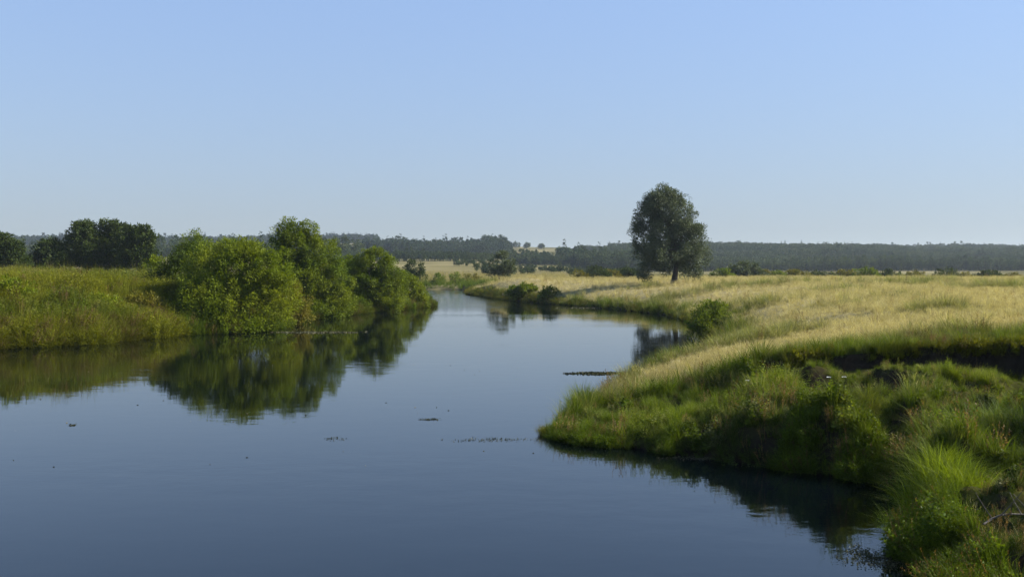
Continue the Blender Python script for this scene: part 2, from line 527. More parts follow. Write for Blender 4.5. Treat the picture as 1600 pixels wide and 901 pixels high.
# ------------------------------------------------------------------ scatter (geometry nodes)
def scatter(name, protos, pts, rot, scl, idx, tint, label, cat=None):
    coll = bpy.data.collections.new(name + '_kinds')
    for p in protos:
        coll.objects.link(p)
    me = bpy.data.meshes.new(name)
    n = len(pts)
    me.vertices.add(n); me.vertices.foreach_set('co', pts.astype(np.float32).ravel())
    a = me.attributes.new('rot', 'FLOAT_VECTOR', 'POINT'); a.data.foreach_set('vector', rot.astype(np.float32).ravel())
    a = me.attributes.new('scl', 'FLOAT_VECTOR', 'POINT'); a.data.foreach_set('vector', scl.astype(np.float32).ravel())
    a = me.attributes.new('idx', 'INT', 'POINT'); a.data.foreach_set('value', idx.astype(np.int32))
    t4 = np.concatenate([tint, np.ones((n, 1))], 1).astype(np.float32)
    a = me.attributes.new('tint', 'FLOAT_COLOR', 'POINT'); a.data.foreach_set('color', t4.ravel())
    o = bpy.data.objects.new(name, me); COL.objects.link(o)
    ng = bpy.data.node_groups.new(name + '_scatter', 'GeometryNodeTree')
    ng.interface.new_socket('Geometry', in_out='INPUT', socket_type='NodeSocketGeometry')
    ng.interface.new_socket('Geometry', in_out='OUTPUT', socket_type='NodeSocketGeometry')
    N, L = ng.nodes, ng.links
    gi = N.new('NodeGroupInput'); go = N.new('NodeGroupOutput')
    ci = N.new('GeometryNodeCollectionInfo'); ci.inputs['Collection'].default_value = coll
    ci.inputs['Separate Children'].default_value = True; ci.inputs['Reset Children'].default_value = True
    iop = N.new('GeometryNodeInstanceOnPoints'); iop.inputs['Pick Instance'].default_value = True

    def named(nm, tp):
        q = N.new('GeometryNodeInputNamedAttribute'); q.data_type = tp; q.inputs['Name'].default_value = nm
        return [s for s in q.outputs if s.enabled and s.name == 'Attribute'][0]
    e2r = N.new('FunctionNodeEulerToRotation')
    L.new(named('rot', 'FLOAT_VECTOR'), e2r.inputs[0])
    L.new(gi.outputs[0], iop.inputs['Points']); L.new(ci.outputs[0], iop.inputs['Instance'])
    L.new(named('idx', 'INT'), iop.inputs['Instance Index']); L.new(e2r.outputs[0], iop.inputs['Rotation'])
    L.new(named('scl', 'FLOAT_VECTOR'), iop.inputs['Scale']); L.new(iop.outputs[0], go.inputs[0])
    md = o.modifiers.new('scatter', 'NODES'); md.node_group = ng
    return tag(o, label, cat, None, 'stuff')


def proto(name, me, mat):
    me.materials.append(mat)
    return bpy.data.objects.new(name, me)


# --- grass and weed kinds (unit heights in metres) -----------------
def mk_meadow(seed, n=46, h=0.55, r=0.2, w=0.013, bend=0.28):
    g = np.random.default_rng(seed)
    a = g.uniform(0, 2 * math.pi, n); rr = r * np.sqrt(g.uniform(0, 1, n))
    base = np.stack([np.cos(a) * rr, np.sin(a) * rr, np.full(n, -0.04)], 1)
    hh = h * g.uniform(0.5, 1.15, n)
    return blades(base, a + g.normal(size=n) * 0.8, hh, bend * g.uniform(0.2, 1.3, n), w * g.uniform(.7, 1.3, n), g)


def mk_seeded(seed, n=34, h=0.55):
    """thin dry grass with stalks carrying feathery heads"""
    g = np.random.default_rng(seed); P = Parts()
    P.add(*mk_meadow(seed + 100, n, h * 0.7, 0.2, 0.009, 0.22))
    m = 12
    a = g.uniform(0, 6.28, m); rr = 0.2 * np.sqrt(g.uniform(0, 1, m))
    base = np.stack([np.cos(a) * rr, np.sin(a) * rr, np.full(m, -0.04)], 1)
    hh = h * g.uniform(0.9, 1.35, m); bd = 0.2 * g.uniform(0.2, 1, m)
    P.add(*blades(base, a, hh, bd, np.full(m, 0.006), g))
    lean = np.stack([np.cos(a), np.sin(a), np.zeros(m)], 1)
    top = base + lean * (bd * 0.8)[:, None] + np.array([0, 0, 1]) * (hh * 0.8)[:, None]
    for k in range(4):
        P.add(*leaves(top + lean * 0.02 * k + np.array([0, 0, .035 * k]), lean * 0.5 + np.array([0, 0, 1.]) + g.normal(size=(m, 3)) * .3, np.full(m, .06), np.full(m, .014), g))
    return np.concatenate(P.v), np.concatenate(P.f)


def mk_herb(seed, n=7, h=0.8, leaf=0.11, r=0.16, lw=0.42):
    """upright leafy weeds"""
    g = np.random.default_rng(seed); P = Parts()
    a = g.uniform(0, 6.28, n); rr = r * np.sqrt(g.uniform(0, 1, n))
    base = np.stack([np.cos(a) * rr, np.sin(a) * rr, np.full(n, -0.04)], 1)
    hh = h * g.uniform(0.6, 1.15, n); bd = 0.2 * g.uniform(0.1, 1, n)
    P.add(*blades(base, a, hh, bd, np.full(n, 0.011), g))
    lean = np.stack([np.cos(a), np.sin(a), np.zeros(n)], 1)
    for t in np.linspace(0.15, 1.0, 11):
        c = base + lean * (bd * t * t)[:, None] + np.array([0, 0, 1]) * (hh * t * 0.97)[:, None]
        for s in range(2):
            q = g.uniform(0, 6.28, n)
            ax = np.stack([np.cos(q), np.sin(q), g.uniform(-0.1, 0.7, n)], 1)
            sz = leaf * (1.15 - 0.6 * t) * g.uniform(.7, 1.3, n)
            P.add(*leaves(c, ax, sz, sz * lw, g, 0.6))
    return np.concatenate(P.v), np.concatenate(P.f)


def mk_stalks(seed, n=9, h=0.9):
    """dead stalks with clotted seed heads"""
    g = np.random.default_rng(seed); P = Parts()
    a = g.uniform(0, 6.28, n); rr = 0.2 * np.sqrt(g.uniform(0, 1, n))
    base = np.stack([np.cos(a) * rr, np.sin(a) * rr, np.full(n, -0.04)], 1)
    hh = h * g.uniform(0.6, 1.15, n); bd = 0.18 * g.uniform(-.2, 1, n)
    P.add(*blades(base, a, hh, bd, np.full(n, 0.009), g))
    lean = np.stack([np.cos(a), np.sin(a), np.zeros(n)], 1)
    for t in np.linspace(0.5, 1.0, 12):
        c = base + lean * (bd * t * t)[:, None] + np.array([0, 0, 1]) * (hh * t * 0.97)[:, None]
        q = g.uniform(0, 6.28, n)
        P.add(*leaves(c, np.stack([np.cos(q), np.sin(q), g.uniform(.2, 1.2, n)], 1), g.uniform(.04, .09, n), np.full(n, .025), g))
    return np.concatenate(P.v), np.concatenate(P.f)


KINDS = {}
def grass_kinds():
    """fresh prototype objects sharing the meshes; the letter keeps their order"""
    if not KINDS:
        L = []
        for s in range(3): L.append(mk_meadow(s))                                            # 0-2 meadow
        for s in range(2): L.append(mk_meadow(10 + s, 60, 0.95, 0.2, 0.016, 0.62))           # 3-4 sedge
        for s in range(3): L.append(mk_seeded(20 + s))                                       # 5-7 dry
        for s in range(3): L.append(mk_herb(30 + s))                                         # 8-10 herb
        for s in range(2): L.append(mk_stalks(40 + s))                                       # 11-12 stalks
        for s in range(2): L.append(mk_meadow(50 + s, 26, 1.3, 0.22, 0.024, 0.3))            # 13-14 reed
        L.append(mk_herb(60, 10, 0.7, 0.15, 0.28, 0.6))                                      # 15 broad weeds
        L.append(mk_meadow(70, 10, 1.15, 0.16, 0.008, 0.75))                                  # 16 bent stalks
        L.append(mk_herb(71, 5, 0.5, 0.24, 0.15, 0.5))                                        # 17 broad docks
        for k, (v, f) in enumerate(L):
            me = mesh_quads('grass_tuft', v, f); me.materials.append(M_GRASS); KINDS[k] = me
    return [bpy.data.objects.new('tuft_' + chr(97 + k), KINDS[k]) for k in sorted(KINDS)]


def pick(p, rng):
    """p (n,k) probabilities -> choice"""
    c = np.cumsum(p / p.sum(1, keepdims=True), 1)
    return (rng.uniform(size=(len(p), 1)) > c).sum(1).clip(0, p.shape[1] - 1)


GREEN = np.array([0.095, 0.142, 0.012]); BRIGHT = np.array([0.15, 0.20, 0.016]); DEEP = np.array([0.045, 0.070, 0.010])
STRAW = np.array([0.42, 0.36, 0.195]); PALE = np.array([0.58, 0.52, 0.345]); BROWN = np.array([0.13, 0.085, 0.04]); OLIVE = np.array([0.155, 0.16, 0.016])


def lerp(a, b, t):
    return a + (b - a) * t[:, None]


def bands(specs, xr, rng, keep):
    P = []; S = []
    for y0, y1, rho, sc in specs:
        xa, xb = xr((y0 + y1) / 2)
        n = int((y1 - y0) * (xb - xa) * rho)
        x = rng.uniform(xa, xb, n); y = rng.uniform(y0, y1, n)
        k = keep(x, y)
        P.append(np.stack([x[k], y[k]], 1)); S.append(np.full(k.sum(), sc))
    return np.concatenate(P), np.concatenate(S)


def wetmask(x, y):
    return inside(x, y, RIVER)


# ---- right bank and meadow
g = np.random.default_rng(5)
def keep_r(x, y):
    lim = 0.60 * y + 3
    return (x < lim) & (x > -16) & ~wetmask(x, y)
P, S = bands([(11, 22, 75, .8), (22, 31, 60, .85), (31, 42, 48, .9), (42, 60, 16, 1.0), (60, 90, 6, 1.15), (90, 130, 3.4, 1.3), (130, 182, 2.2, 1.5)],
             lambda y: (-1 if y < 60 else (8 if y < 110 else -14), 0.6 * y + 3), g, keep_r)
x, y = P.T
hz = height(x, y)
ok = hz > 0.03
x, y, S, hz = x[ok], y[ok], S[ok], hz[ok]
n = len(x)
dr = dryness(x, y)
s = dist_poly(x, y, RIVER, True); up = above_scarp(x, y); ds = dist_poly(x, y, SCARP)
n1 = fbm(x / 1.7, y / 1.7, 71); n2 = fbm(x / 4, y / 4, 73)
pr = np.zeros((n, 18))
pr[:, 16] = .16 * (y < 45); pr[:, 17] = .55 * (y < 45) * (~up) * sstep(.5, .62, fbm(x / 1.1, y / 1.1, 75))
pr[:, 0:3] = 0.9 * (1 - dr)[:, None]
pr[:, 3:5] = (1.5 * (1 - dr) * sstep(.35, .6, n1))[:, None]
pr[:, 5:8] = (1.4 * dr + 0.05)[:, None]
pr[:, 8:11] = (0.35 * (1 - dr) * sstep(.45, .65, n2) * (y < 45))[:, None]
pr[:, 11:13] = (0.03 + 0.12 * (1 - dr) * (1 - n1) * (y < 45))[:, None]
pr[:, 13:15] = (0.10 * (s < 1.1) * (y > 60))[:, None]
pr[:, 15] = 0.8 * (1 - dr) * sstep(.42, .7, 1 - n2) * (y < 45)
pr[:, 8:11] *= (~up)[:, None]; pr[:, 15] *= ~up
idx = pick(pr, g)
gtint = lerp(lerp(np.tile(DEEP, (n, 1)), np.tile(GREEN, (n, 1)), sstep(.25, .55, n1)), np.tile(BRIGHT, (n, 1)), sstep(.52, .75, n2) * (y < 60))
gtint = lerp(gtint, np.tile(OLIVE, (n, 1)), 0.3 * sstep(.5, .8, 1 - n2) * g.uniform(0, 1, n))
gtint = lerp(gtint, np.tile(DEEP, (n, 1)), .75 * sstep(19.2, 17.5, y))  # nearest corner: its shade is painted into the plant tint
stint = lerp(np.tile(STRAW, (n, 1)), np.tile(PALE, (n, 1)), g.uniform(0, 1, n) ** 1.5)
w = np.clip(dr * 1.15 + g.normal(size=n) * 0.13, 0, 1)
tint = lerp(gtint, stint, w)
isd = (idx >= 5) & (idx <= 7)
tint[isd] = lerp(tint[isd], stint[isd], np.full(isd.sum(), 0.45))
isb = (idx == 11) | (idx == 12)
tint[isb] = BROWN * g.uniform(.7, 1.9, (isb.sum(), 1))
isw = idx == 16
tint[isw] = lerp(tint[isw], np.tile(STRAW * .8, (isw.sum(), 1)), g.uniform(.3, 1, isw.sum()))
tint *= g.uniform(0.7, 1.3, (n, 1))
n3 = fbm(x / .75, y / .75, 79, 2)
sc = S * g.uniform(0.65, 1.25, n) * np.where((y < 45) & ~up, .35 + 1.35 * sstep(.2, .8, n3), 0.75 + 0.5 * n1)
sc = np.where((dr > .4) & (y < 130), sc * np.where(y < 60, .6, .6), sc)
sc = np.where(up & (ds < 3) & (x > 8.5), sc * 0.6, sc)
sc = np.where((y < 45) & ~up, sc * np.interp(x, [0, 2.5, 5, 9], [.38, .5, .62, .75]), sc)
sc = np.where((y < 45) & ~up & ((idx < 5) | (idx > 12)), sc * .85, sc)
sc = np.where((y < 19) & (x < 9), sc * .7, sc)
hn = height(x, y + .9)
steep = np.hypot(height(x + .15, y) - height(x - .15, y), height(x, y + .15) - height(x, y - .15)) / .3
hide = (hn - hz > .42) & (dist_poly(x, y, FRONT) > 1.3) & (s > 1.0)
sc = np.where(~up & (x > 8.3), sc * np.interp(ds, [0, 1.2, 4, 6], [.3, .38, .65, 1]), sc)
hide &= ((x > 8.5) & (ds < 3)) | (y > 45)
sc = np.where(hide, sc * .32, sc)
bare = (steep > 1.0) & (dist_poly(x, y, FRONT) > 1.3) & (s > 1.0) & (g.uniform(size=n) < .85) & (((x > 8.5) & (ds < 2.5)) | (y > 45))
fr = dist_poly(x, y, FRONT)
bare |= (fr < .7) & (steep > .9) & (fbm(x / 1.2, y / 1.2, 15) < .5) & (y < 30)
sc = np.where(y > 130, sc * .6, sc)
near = (y < 60) & ~bare
scl = np.stack([sc, sc, sc * g.uniform(.8, 1.15, n)], 1)
rot = np.stack([g.normal(size=n) * .1, g.normal(size=n) * .1, g.uniform(0, 6.28, n)], 1)
pts = np.stack([x, y, hz - 0.02], 1)
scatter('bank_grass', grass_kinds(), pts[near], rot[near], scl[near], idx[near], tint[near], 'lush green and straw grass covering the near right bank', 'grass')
q = (y >= 60) & ~bare
scatter('meadow_grass', grass_kinds(), pts[q], rot[q], scl[q], idx[q], tint[q], 'dry straw coloured meadow grass beyond the bay around the lone tree', 'grass')

# ---- plants hanging over the water edges
def overhang(name, label, pts_, n, s0, s1, ca, cb, brown, seed, spread=.75, tip=None, gaps=0.0, drop=(.5, 1.0)):
    g = np.random.default_rng(seed)
    seg = np.array(pts_); sl = np.hypot(*np.diff(seg, axis=0).T)
    k = g.choice(len(sl), n, p=sl / sl.sum()); t = g.uniform(size=(n, 1))
    base = seg[k] + (seg[k + 1] - seg[k]) * t
    dirv = norm(seg[k + 1] - seg[k]); outw = np.stack([dirv[:, 1], -dirv[:, 0]], 1)      # towards the water
    nn_ = fbm(base[:, 0] / 1.2, base[:, 1] / 1.2, seed)
    off = g.uniform(-.25, spread, n) + .5 * (.5 - nn_)
    p2 = base - outw * off[:, None]
    hz2 = np.maximum(height(p2[:, 0], p2[:, 1]), 0) * g.uniform(*drop, n)
    idx2 = g.choice([0, 1, 2, 3, 4, 8, 9, 10, 15, 12], n, p=[.13, .13, .13, .12, .12, .08, .08, .08, .13 - brown, brown])
    rot2 = np.stack([off * 0, g.uniform(.1, .9, n), np.arctan2(outw[:, 1], outw[:, 0])], 1)
    sc2 = g.uniform(s0, s1, n) * (.55 + .9 * nn_)
    if tip is not None: sc2 = sc2 * np.interp(p2[:, 0], *tip)
    tint2 = lerp(np.tile(ca, (n, 1)), np.tile(cb, (n, 1)), sstep(.3, .6, nn_)) * g.uniform(.7, 1.25, (n, 1))
    tint2[idx2 == 12] = BROWN * g.uniform(.8, 1.5, ((idx2 == 12).sum(), 1))
    kp = (nn_ > gaps) | (g.uniform(size=n) < .15)
    p2, hz2, rot2, sc2, idx2, tint2 = p2[kp], hz2[kp], rot2[kp], sc2[kp], idx2[kp], tint2[kp]
    scatter(name, grass_kinds(), np.concatenate([p2, hz2[:, None]], 1), rot2, np.stack([sc2] * 3, 1), idx2, tint2, label, 'grass')


overhang('overhanging_grass', 'grass and weeds hanging over the steep edge of the near bank', FRONT[:9], 4600, .3, .7, DEEP, GREEN, .06, 15, tip=([0, 2.5, 6], [.5, .7, 1]), gaps=.52)
overhang('scarp_grass', 'grass hanging over the dark earth scarp on the right bank', SCARP[3:7] + np.array([0, .1]), 1300, .22, .55, GREEN, OLIVE, .05, 23, spread=.5, drop=(.86, 1.0))
overhang('overhanging_weeds', 'brownish weeds fringing the waterline of the left bank slope', LEFT_SHORE[2:7], 3200, .8, 1.6, OLIVE * .6, np.array([.17, .185, .014]), .09, 16, spread=2.0)
overhang('shore_weeds', 'low weeds at the waterline under the left bank willows', LEFT_SHORE[6:14], 2800, .6, 1.25, OLIVE * .5, GREEN, .08, 18, spread=1.5)
overhang('fringe_grass', 'green grass fringing the waterline below the lone tree and the spit', RIGHT_BACK[:10], 3000, .4, .85, GREEN * .7, OLIVE, .06, 17, spread=1.6)
overhang('point_grass', 'low grass fringing the hidden side of the near point', RIGHT_BACK[9:], 1500, .22, .42, GREEN, OLIVE, .02, 20, spread=.8)

# ---- left bank
g = np.random.default_rng(6)
P, S = bands([(45, 70, 11, 1.25), (70, 95, 9, 1.3), (95, 130, 5, 1.5), (130, 180, 0.9, 2.0)], lambda y: (-0.6 * y - 4, -10), g, lambda x, y: ~wetmask(x, y) & (x > -0.6 * y - 4))
x, y = P.T
hz = height(x, y); s = dist_poly(x, y, RIVER, True); dr = dryness(x, y); n = len(x)
n1 = fbm(x / 3, y / 3, 81); n2 = fbm(x / 6, y / 6, 83)
pr = np.zeros((n, 16))
pr[:, 0:3] = .25
pr[:, 3:5] = .3
pr[:, 5:8] = (1.0 * dr + .08)[:, None]
pr[:, 8:11] = ((.5 + 2.2 * sstep(.35, .6, n1)) * (1 - .6 * dr))[:, None]
pr[:, 11:13] = (.06 + .3 * (s < 2.0) + .35 * sstep(.55, .7, 1 - n2))[:, None]
pr[:, 13:15] = (.1 + .2 * (s < 2.0))[:, None]
pr[:, 15] = 2.0 * sstep(.4, .65, n1) * (1 - dr)
idx = pick(pr, g)
gt = lerp(lerp(np.tile(GREEN * .9, (n, 1)), np.tile(np.array([.19, .205, .014]), (n, 1)), sstep(.35, .6, n2)), np.tile(OLIVE, (n, 1)), g.uniform(0, .8, n))
st = lerp(np.tile(STRAW * .85, (n, 1)), np.tile(OLIVE * 1.4, (n, 1)), g.uniform(0, 1, n))
tint = lerp(gt, st, np.clip(dr + g.normal(size=n) * .12, 0, 1))
isb = (idx == 11) | (idx == 12)
tint[isb] = BROWN * g.uniform(.7, 1.6, (isb.sum(), 1))
tint *= g.uniform(.8, 1.2, (n, 1))
sc = S * g.uniform(.5, 1.2, n) * (.35 + 1.25 * fbm(x / 2.2, y / 2.2, 85)) * np.interp(s, [0, 2, 12, 22, 30], [.7, 1.15, 1.0, .68, .6]) * np.where((y > 71) & (s < 7), .55, 1)
scl = np.stack([sc, sc, sc], 1)
rot = np.stack([g.normal(size=n) * .1, g.normal(size=n) * .1, g.uniform(0, 6.28, n)], 1)
scatter('weeds', grass_kinds(), np.stack([x, y, hz - .03], 1), rot, scl, idx, tint, 'tall yellow green and brown weeds covering the left bank slope', 'weeds')

# ---- far bank
g = np.random.default_rng(7)
P, S = bands([(205, 240, 1.0, 1.9), (240, 330, .32, 2.0)], lambda y: (-.22 * y, .3 * y), g, lambda x, y: ~wetmask(x, y))
x, y = P.T; hz = height(x, y); s = dist_poly(x, y, RIVER, True); n = len(x)
dr = sstep(3, 14, s + 8 * (fbm(x / 9, y / 9, 91) - .5))
idx = np.where(g.uniform(size=n) < dr, g.integers(5, 8, n), g.choice([0, 1, 2, 3, 4, 13], n))
tint = lerp(np.tile(GREEN, (n, 1)), lerp(np.tile(STRAW, (n, 1)), np.tile(OLIVE, (n, 1)), g.uniform(0, .6, n)), dr) * g.uniform(.8, 1.2, (n, 1))
sc = S * g.uniform(.6, 1.1, n)
scatter('far_bank_grass', grass_kinds(), np.stack([x, y, hz], 1), np.stack([x * 0, x * 0, g.uniform(0, 6.28, n)], 1), np.stack([sc] * 3, 1), idx, tint,
        'pale grass and reeds on the far bank at the river bend', 'grass')


# ------------------------------------------------------------------ trees and bushes
def crown_arrays(lobes, clump, n_clumps, n_leaf, ll, lw, rng, up=0.35, elong=1.5, low=-0.75, shell=0.45, floor_z=0.12, hole_at=0.29, hole_size=2.4):
    lobes = np.asarray(lobes, float)
    area = (lobes[:, 3] * lobes[:, 4] * lobes[:, 5]) ** (2 / 3)
    li = rng.choice(len(lobes), n_clumps, p=area / area.sum())
    d = norm(rng.normal(size=(n_clumps, 3)))
    d[:, 2] = np.where(d[:, 2] < low, -d[:, 2], d[:, 2])
    r = shell + (1 - shell) * rng.uniform(size=n_clumps) ** 0.55
    c = lobes[li, :3] + d * r[:, None] * lobes[li, 3:6]
    gs = clump * hole_size
    hole = fbm((c[:, 0] + .6 * c[:, 1]) / gs + 50, (c[:, 2] + .45 * c[:, 1]) / gs + 50, int(lobes[0, 3] * 97) % 91, 2)
    k = (c[:, 2] > floor_z) & (hole > hole_at)
    c, d, li = c[k], d[k], li[k]
    n = len(c)
    cr = clump * rng.uniform(0.55, 1.35, n)
    main = norm(d * 0.8 + np.array([0, 0, up * 1.6]) + rng.normal(size=(n, 3)) * 0.35)
    rep = np.repeat(np.arange(n), n_leaf)
    m = len(rep)
    q = norm(rng.normal(size=(m, 3))) * (rng.uniform(size=m) ** 0.45)[:, None]
    al = (q * main[rep]).sum(1)
    q = q + main[rep] * (al * (elong - 1))[:, None]
    # clumps narrow towards the tip
    tap = 1 - 0.35 * np.clip(al, 0, 1)
    q = q * tap[:, None]
    p = c[rep] + q * cr[rep][:, None]
    ax = d[rep] * 0.4 + q * 0.6 + main[rep] * 0.4 + rng.normal(size=(m, 3)) * 0.55
    L = ll * rng.uniform(.6, 1.35, m); W = lw * rng.uniform(.7, 1.3, m)
    kk = p[:, 2] > floor_z - .1
    fc = d[rep] * .6 + q * .7 + np.array([0, 0, .45])
    v, f = leaves(p[kk], ax[kk], L[kk], W[kk], rng, face=fc[kk])
    return v, f, c


def wood_arrays(base_r, trunk_top, targets, rng, stems=1, spread=0.4, fork=0.35):
    P = Parts()
    tops = []
    for s in range(stems):
        a = rng.uniform(0, 6.28)
        off = np.array([math.cos(a), math.sin(a), 0]) * (spread * (stems > 1))
        b = np.array([0, 0, -0.35]) + off * 0.35
        t = np.asarray(trunk_top, float) + off * 3.0 * (stems > 1)
        ts = np.linspace(0, 1, 9)
        path = b + (t - b) * ts[:, None] + np.stack([np.sin(ts * 4 + s), np.cos(ts * 3 + s), ts * 0], 1) * 0.05 * np.linalg.norm(t)
        rad = base_r / stems ** 0.5 * (1.25 * np.exp(-ts * 9) * .35 + 1 - 0.72 * ts)
        P.add(*tube(path, rad, 8)); tops.append((path, rad))
    for c in targets:
        path, rad = tops[rng.integers(len(tops))]
        frac = np.clip(fork + 0.55 * rng.uniform(), 0, 0.95)
        k = min(int(frac * 8), 7)
        p0 = path[k]; r0 = rad[k] * 0.55
        mid = (p0 + c) / 2 + np.array([0, 0, 0.12 * np.linalg.norm(c - p0)]) + rng.normal(size=3) * 0.15
        ts = np.linspace(0, 1, 7)[:, None]
        curve = (1 - ts) ** 2 * p0 + 2 * ts * (1 - ts) * mid + ts ** 2 * c
        P.add(*tube(curve, r0 * (1 - 0.85 * ts[:, 0]) + 0.006, 5))
    return np.concatenate(P.v), np.concatenate(P.f)


def plant(name, label, cat, loc, lobes, mat, clump, n_clumps, n_leaf, ll, lw, seed, trunk_r, trunk_top, stems=1, limbs=14, group=None, **kw):
    rng = np.random.default_rng(seed)
    v, f, c = crown_arrays(lobes, clump, n_clumps, n_leaf, ll, lw, rng, **kw)
    root = empty(name, loc)
    tag(root, label, cat, group)
    tg = c[rng.choice(len(c), min(limbs, len(c)), replace=False)]
    wv, wf = wood_arrays(trunk_r, trunk_top, tg, rng, stems)
    link('trunk', smooth(mesh_quads('trunk', wv, wf)), M_BARK, root)
    link('crown', mesh_quads('crown', v, f), mat, root)
    return root


def plant_px(name, label, cat, px, d, lobes_px, mat, seed, clump=0.6, dens=1.0, n_leaf=95, ll=0.21, lw=0.075, trunk_r=0.18, stems=3, limbs=14, group=None, depth=0.9, **kw):
    """lobes given as photo ellipses (px, py, rx, ry, depth offset m) turned to metres at distance d"""
    x = (px - 800) / F * d
    zb = h1(x, d)
    sc = d / F
    lobes = []
    for a in lobes_px:
        p = at(a[0], a[1], d)
        dy = a[4] if len(a) > 4 else 0
        rx, rz = a[2] * sc, a[3] * sc
        lobes.append((p[0] - x, dy, p[2] - zb, rx, depth * (rx + rz) / 2, rz))
    A = sum((l[3] * l[5] + l[3] * l[4] + l[4] * l[5]) / 3 for l in lobes)
    n_cl = int(dens * 6.8 * A / clump ** 2)
    top = max(l[2] for l in lobes)
    big = max(lobes, key=lambda l: l[3] * l[5])
    return plant(name, label, cat, (x, d, zb), lobes, mat, clump, n_cl, n_leaf, ll, lw, seed, trunk_r,
                 (big[0] * .5, big[1] * .5, top * 0.8), stems, limbs, group, floor_z=max(.14 - zb, -2.2), **kw)


# the lone tree on the right meadow
d = 136.0
lone = plant_px('willow_tree', 'tall grey green tree standing alone on the straw meadow', 'tree', 1053, d,
                [(1036, 328, 22, 33, 0), (1013, 345, 19, 32, .4), (1066, 348, 22, 34, -.2), (1048, 372, 38, 42, .5), (1086, 382, 19, 36, 0),
                 (1006, 384, 17, 32, -.5), (1018, 408, 20, 24, 0), (1075, 410, 27, 22, .3), (1042, 396, 34, 32, -1.0), (1008, 428, 12, 14, 0), (1033, 306, 13, 13, 0), (1052, 318, 17, 20, .3), (1020, 322, 15, 20, -.3),
                 (1036, 420, 22, 18, .8), (1080, 422, 20, 13, .5), (1092, 400, 18, 26, -.3), (998, 366, 11, 20, .3), (1062, 425, 16, 12, -.8)],
                M_LONE, 101, clump=0.75, dens=0.98, n_leaf=105, ll=0.24, lw=0.11, trunk_r=0.38, stems=1, limbs=26, low=-0.6, shell=.42, elong=1.8, up=.5, hole_at=.31, hole_size=2.7)

# left bank willows, near to far
plant_px('willow_bush', 'big rounded yellow green willow bush overhanging the left bank', 'bush', 372, 77,
         [(385, 430, 66, 50, 0), (335, 428, 55, 45, .8), (428, 462, 44, 42, -1), (365, 475, 60, 42, -1.5), (322, 475, 46, 45, -1), (372, 397, 40, 24, .5), (424, 425, 40, 36, 0), (365, 504, 70, 22, -2.8), (440, 492, 34, 24, -1.5), (310, 506, 42, 20, -3.2), (395, 510, 50, 16, -3.2), (340, 490, 50, 30, -2.6)],
         M_YELLOW, 111, clump=0.5, dens=.75, trunk_r=.2, stems=5, limbs=20, up=.45, ll=.2, lw=.06)
plant_px('willow_bush', 'dark green bush on the left bank slope against the yellow green willow', 'bush', 283, 82,
         [(290, 435, 38, 36, 0), (262, 445, 32, 28, .3), (300, 470, 34, 40, -1), (280, 490, 32, 26, -1.5)],
         M_DEEP, 113, clump=.5, dens=.75, trunk_r=.14, stems=4, up=.4, ll=.2, lw=.065)
plant_px('willow_bush', 'pointed green bush rising behind the dark bush on the left bank', 'bush', 309, 92,
         [(309, 385, 24, 22, 0), (300, 405, 34, 25, 0), (318, 420, 34, 30, 0), (357, 395, 26, 20, .4)],
         M_MID, 115, clump=.5, dens=.8, trunk_r=.16, stems=3, up=.5, ll=.2, lw=.07)
plant_px('willow_tree', 'tallest green willow of the left bank with a double top', 'tree', 478, 97,
         [(452, 370, 26, 25, 0), (482, 367, 16, 21, .3), (465, 395, 44, 36, 0), (500, 410, 33, 38, 0), (450, 425, 34, 38, .3), (480, 440, 52, 38, -.5), (522, 442, 30, 42, 0), (470, 470, 46, 28, -1), (515, 475, 36, 20, -1.2), (430, 400, 22, 24, .8), (445, 450, 34, 34, 0), (530, 470, 24, 26, -.8), (480, 488, 54, 14, -2.4), (505, 486, 42, 14, -2.0)],
         M_MID, 117, hole_at=.2, clump=.55, dens=.68, trunk_r=.28, stems=3, limbs=20, up=.45, ll=.22, lw=.08)
plant_px('willow_tree', 'medium green willow next below the tallest one on the left bank', 'tree', 588, 110,
         [(588, 410, 26, 20, 0), (570, 430, 28, 30, .3), (605, 428, 26, 28, 0), (585, 450, 40, 28, -.5), (557, 448, 26, 34, 0), (610, 460, 28, 24, -.4), (585, 474, 48, 15, -1.6), (548, 468, 22, 20, -.6)],
         M_MID, 119, hole_at=.22, clump=.5, dens=.72, trunk_r=.2, stems=3, up=.45, ll=.22, lw=.08)
plant_px('willow_bush', 'low outermost willow bush where the left bank ends in the river', 'bush', 640, 120.5,
         [(636, 452, 22, 20, 0), (650, 462, 17, 17, 0), (628, 466, 24, 15, -.5), (660, 470, 10, 10, -.3), (640, 474, 26, 7, -1)],
         M_YELLOW, 121, clump=.45, dens=.8, trunk_r=.12, stems=4, ll=.22, lw=.08)
plant_px('willow_bush', 'tiny low green bush at the very tip of the left bank', 'bush', 672, 125.5,
         [(669, 474, 7, 5, 0), (677, 476, 5, 3, 0)], M_MID, 123, clump=.22, dens=.8, n_leaf=40, ll=.25, lw=.1, trunk_r=.04, stems=2, limbs=6)
plant_px('willow_bush', 'small green bush filling the gap between the two left bank willows', 'bush', 548, 112,
         [(547, 438, 22, 36, 0), (536, 462, 26, 26, 0), (556, 468, 24, 20, -.5)], M_MID, 124, clump=.45, dens=.8, trunk_r=.12, stems=3, limbs=8)
plant_px('willow_bush', 'low brownish bush between the yellow green willow and the tallest willow', 'bush', 446, 85,
         [(450, 468, 32, 26, 0), (442, 490, 34, 18, -.6), (468, 492, 22, 12, -.4)], M_OLIVE, 125, clump=.45, dens=.8, trunk_r=.1, stems=4, limbs=8)
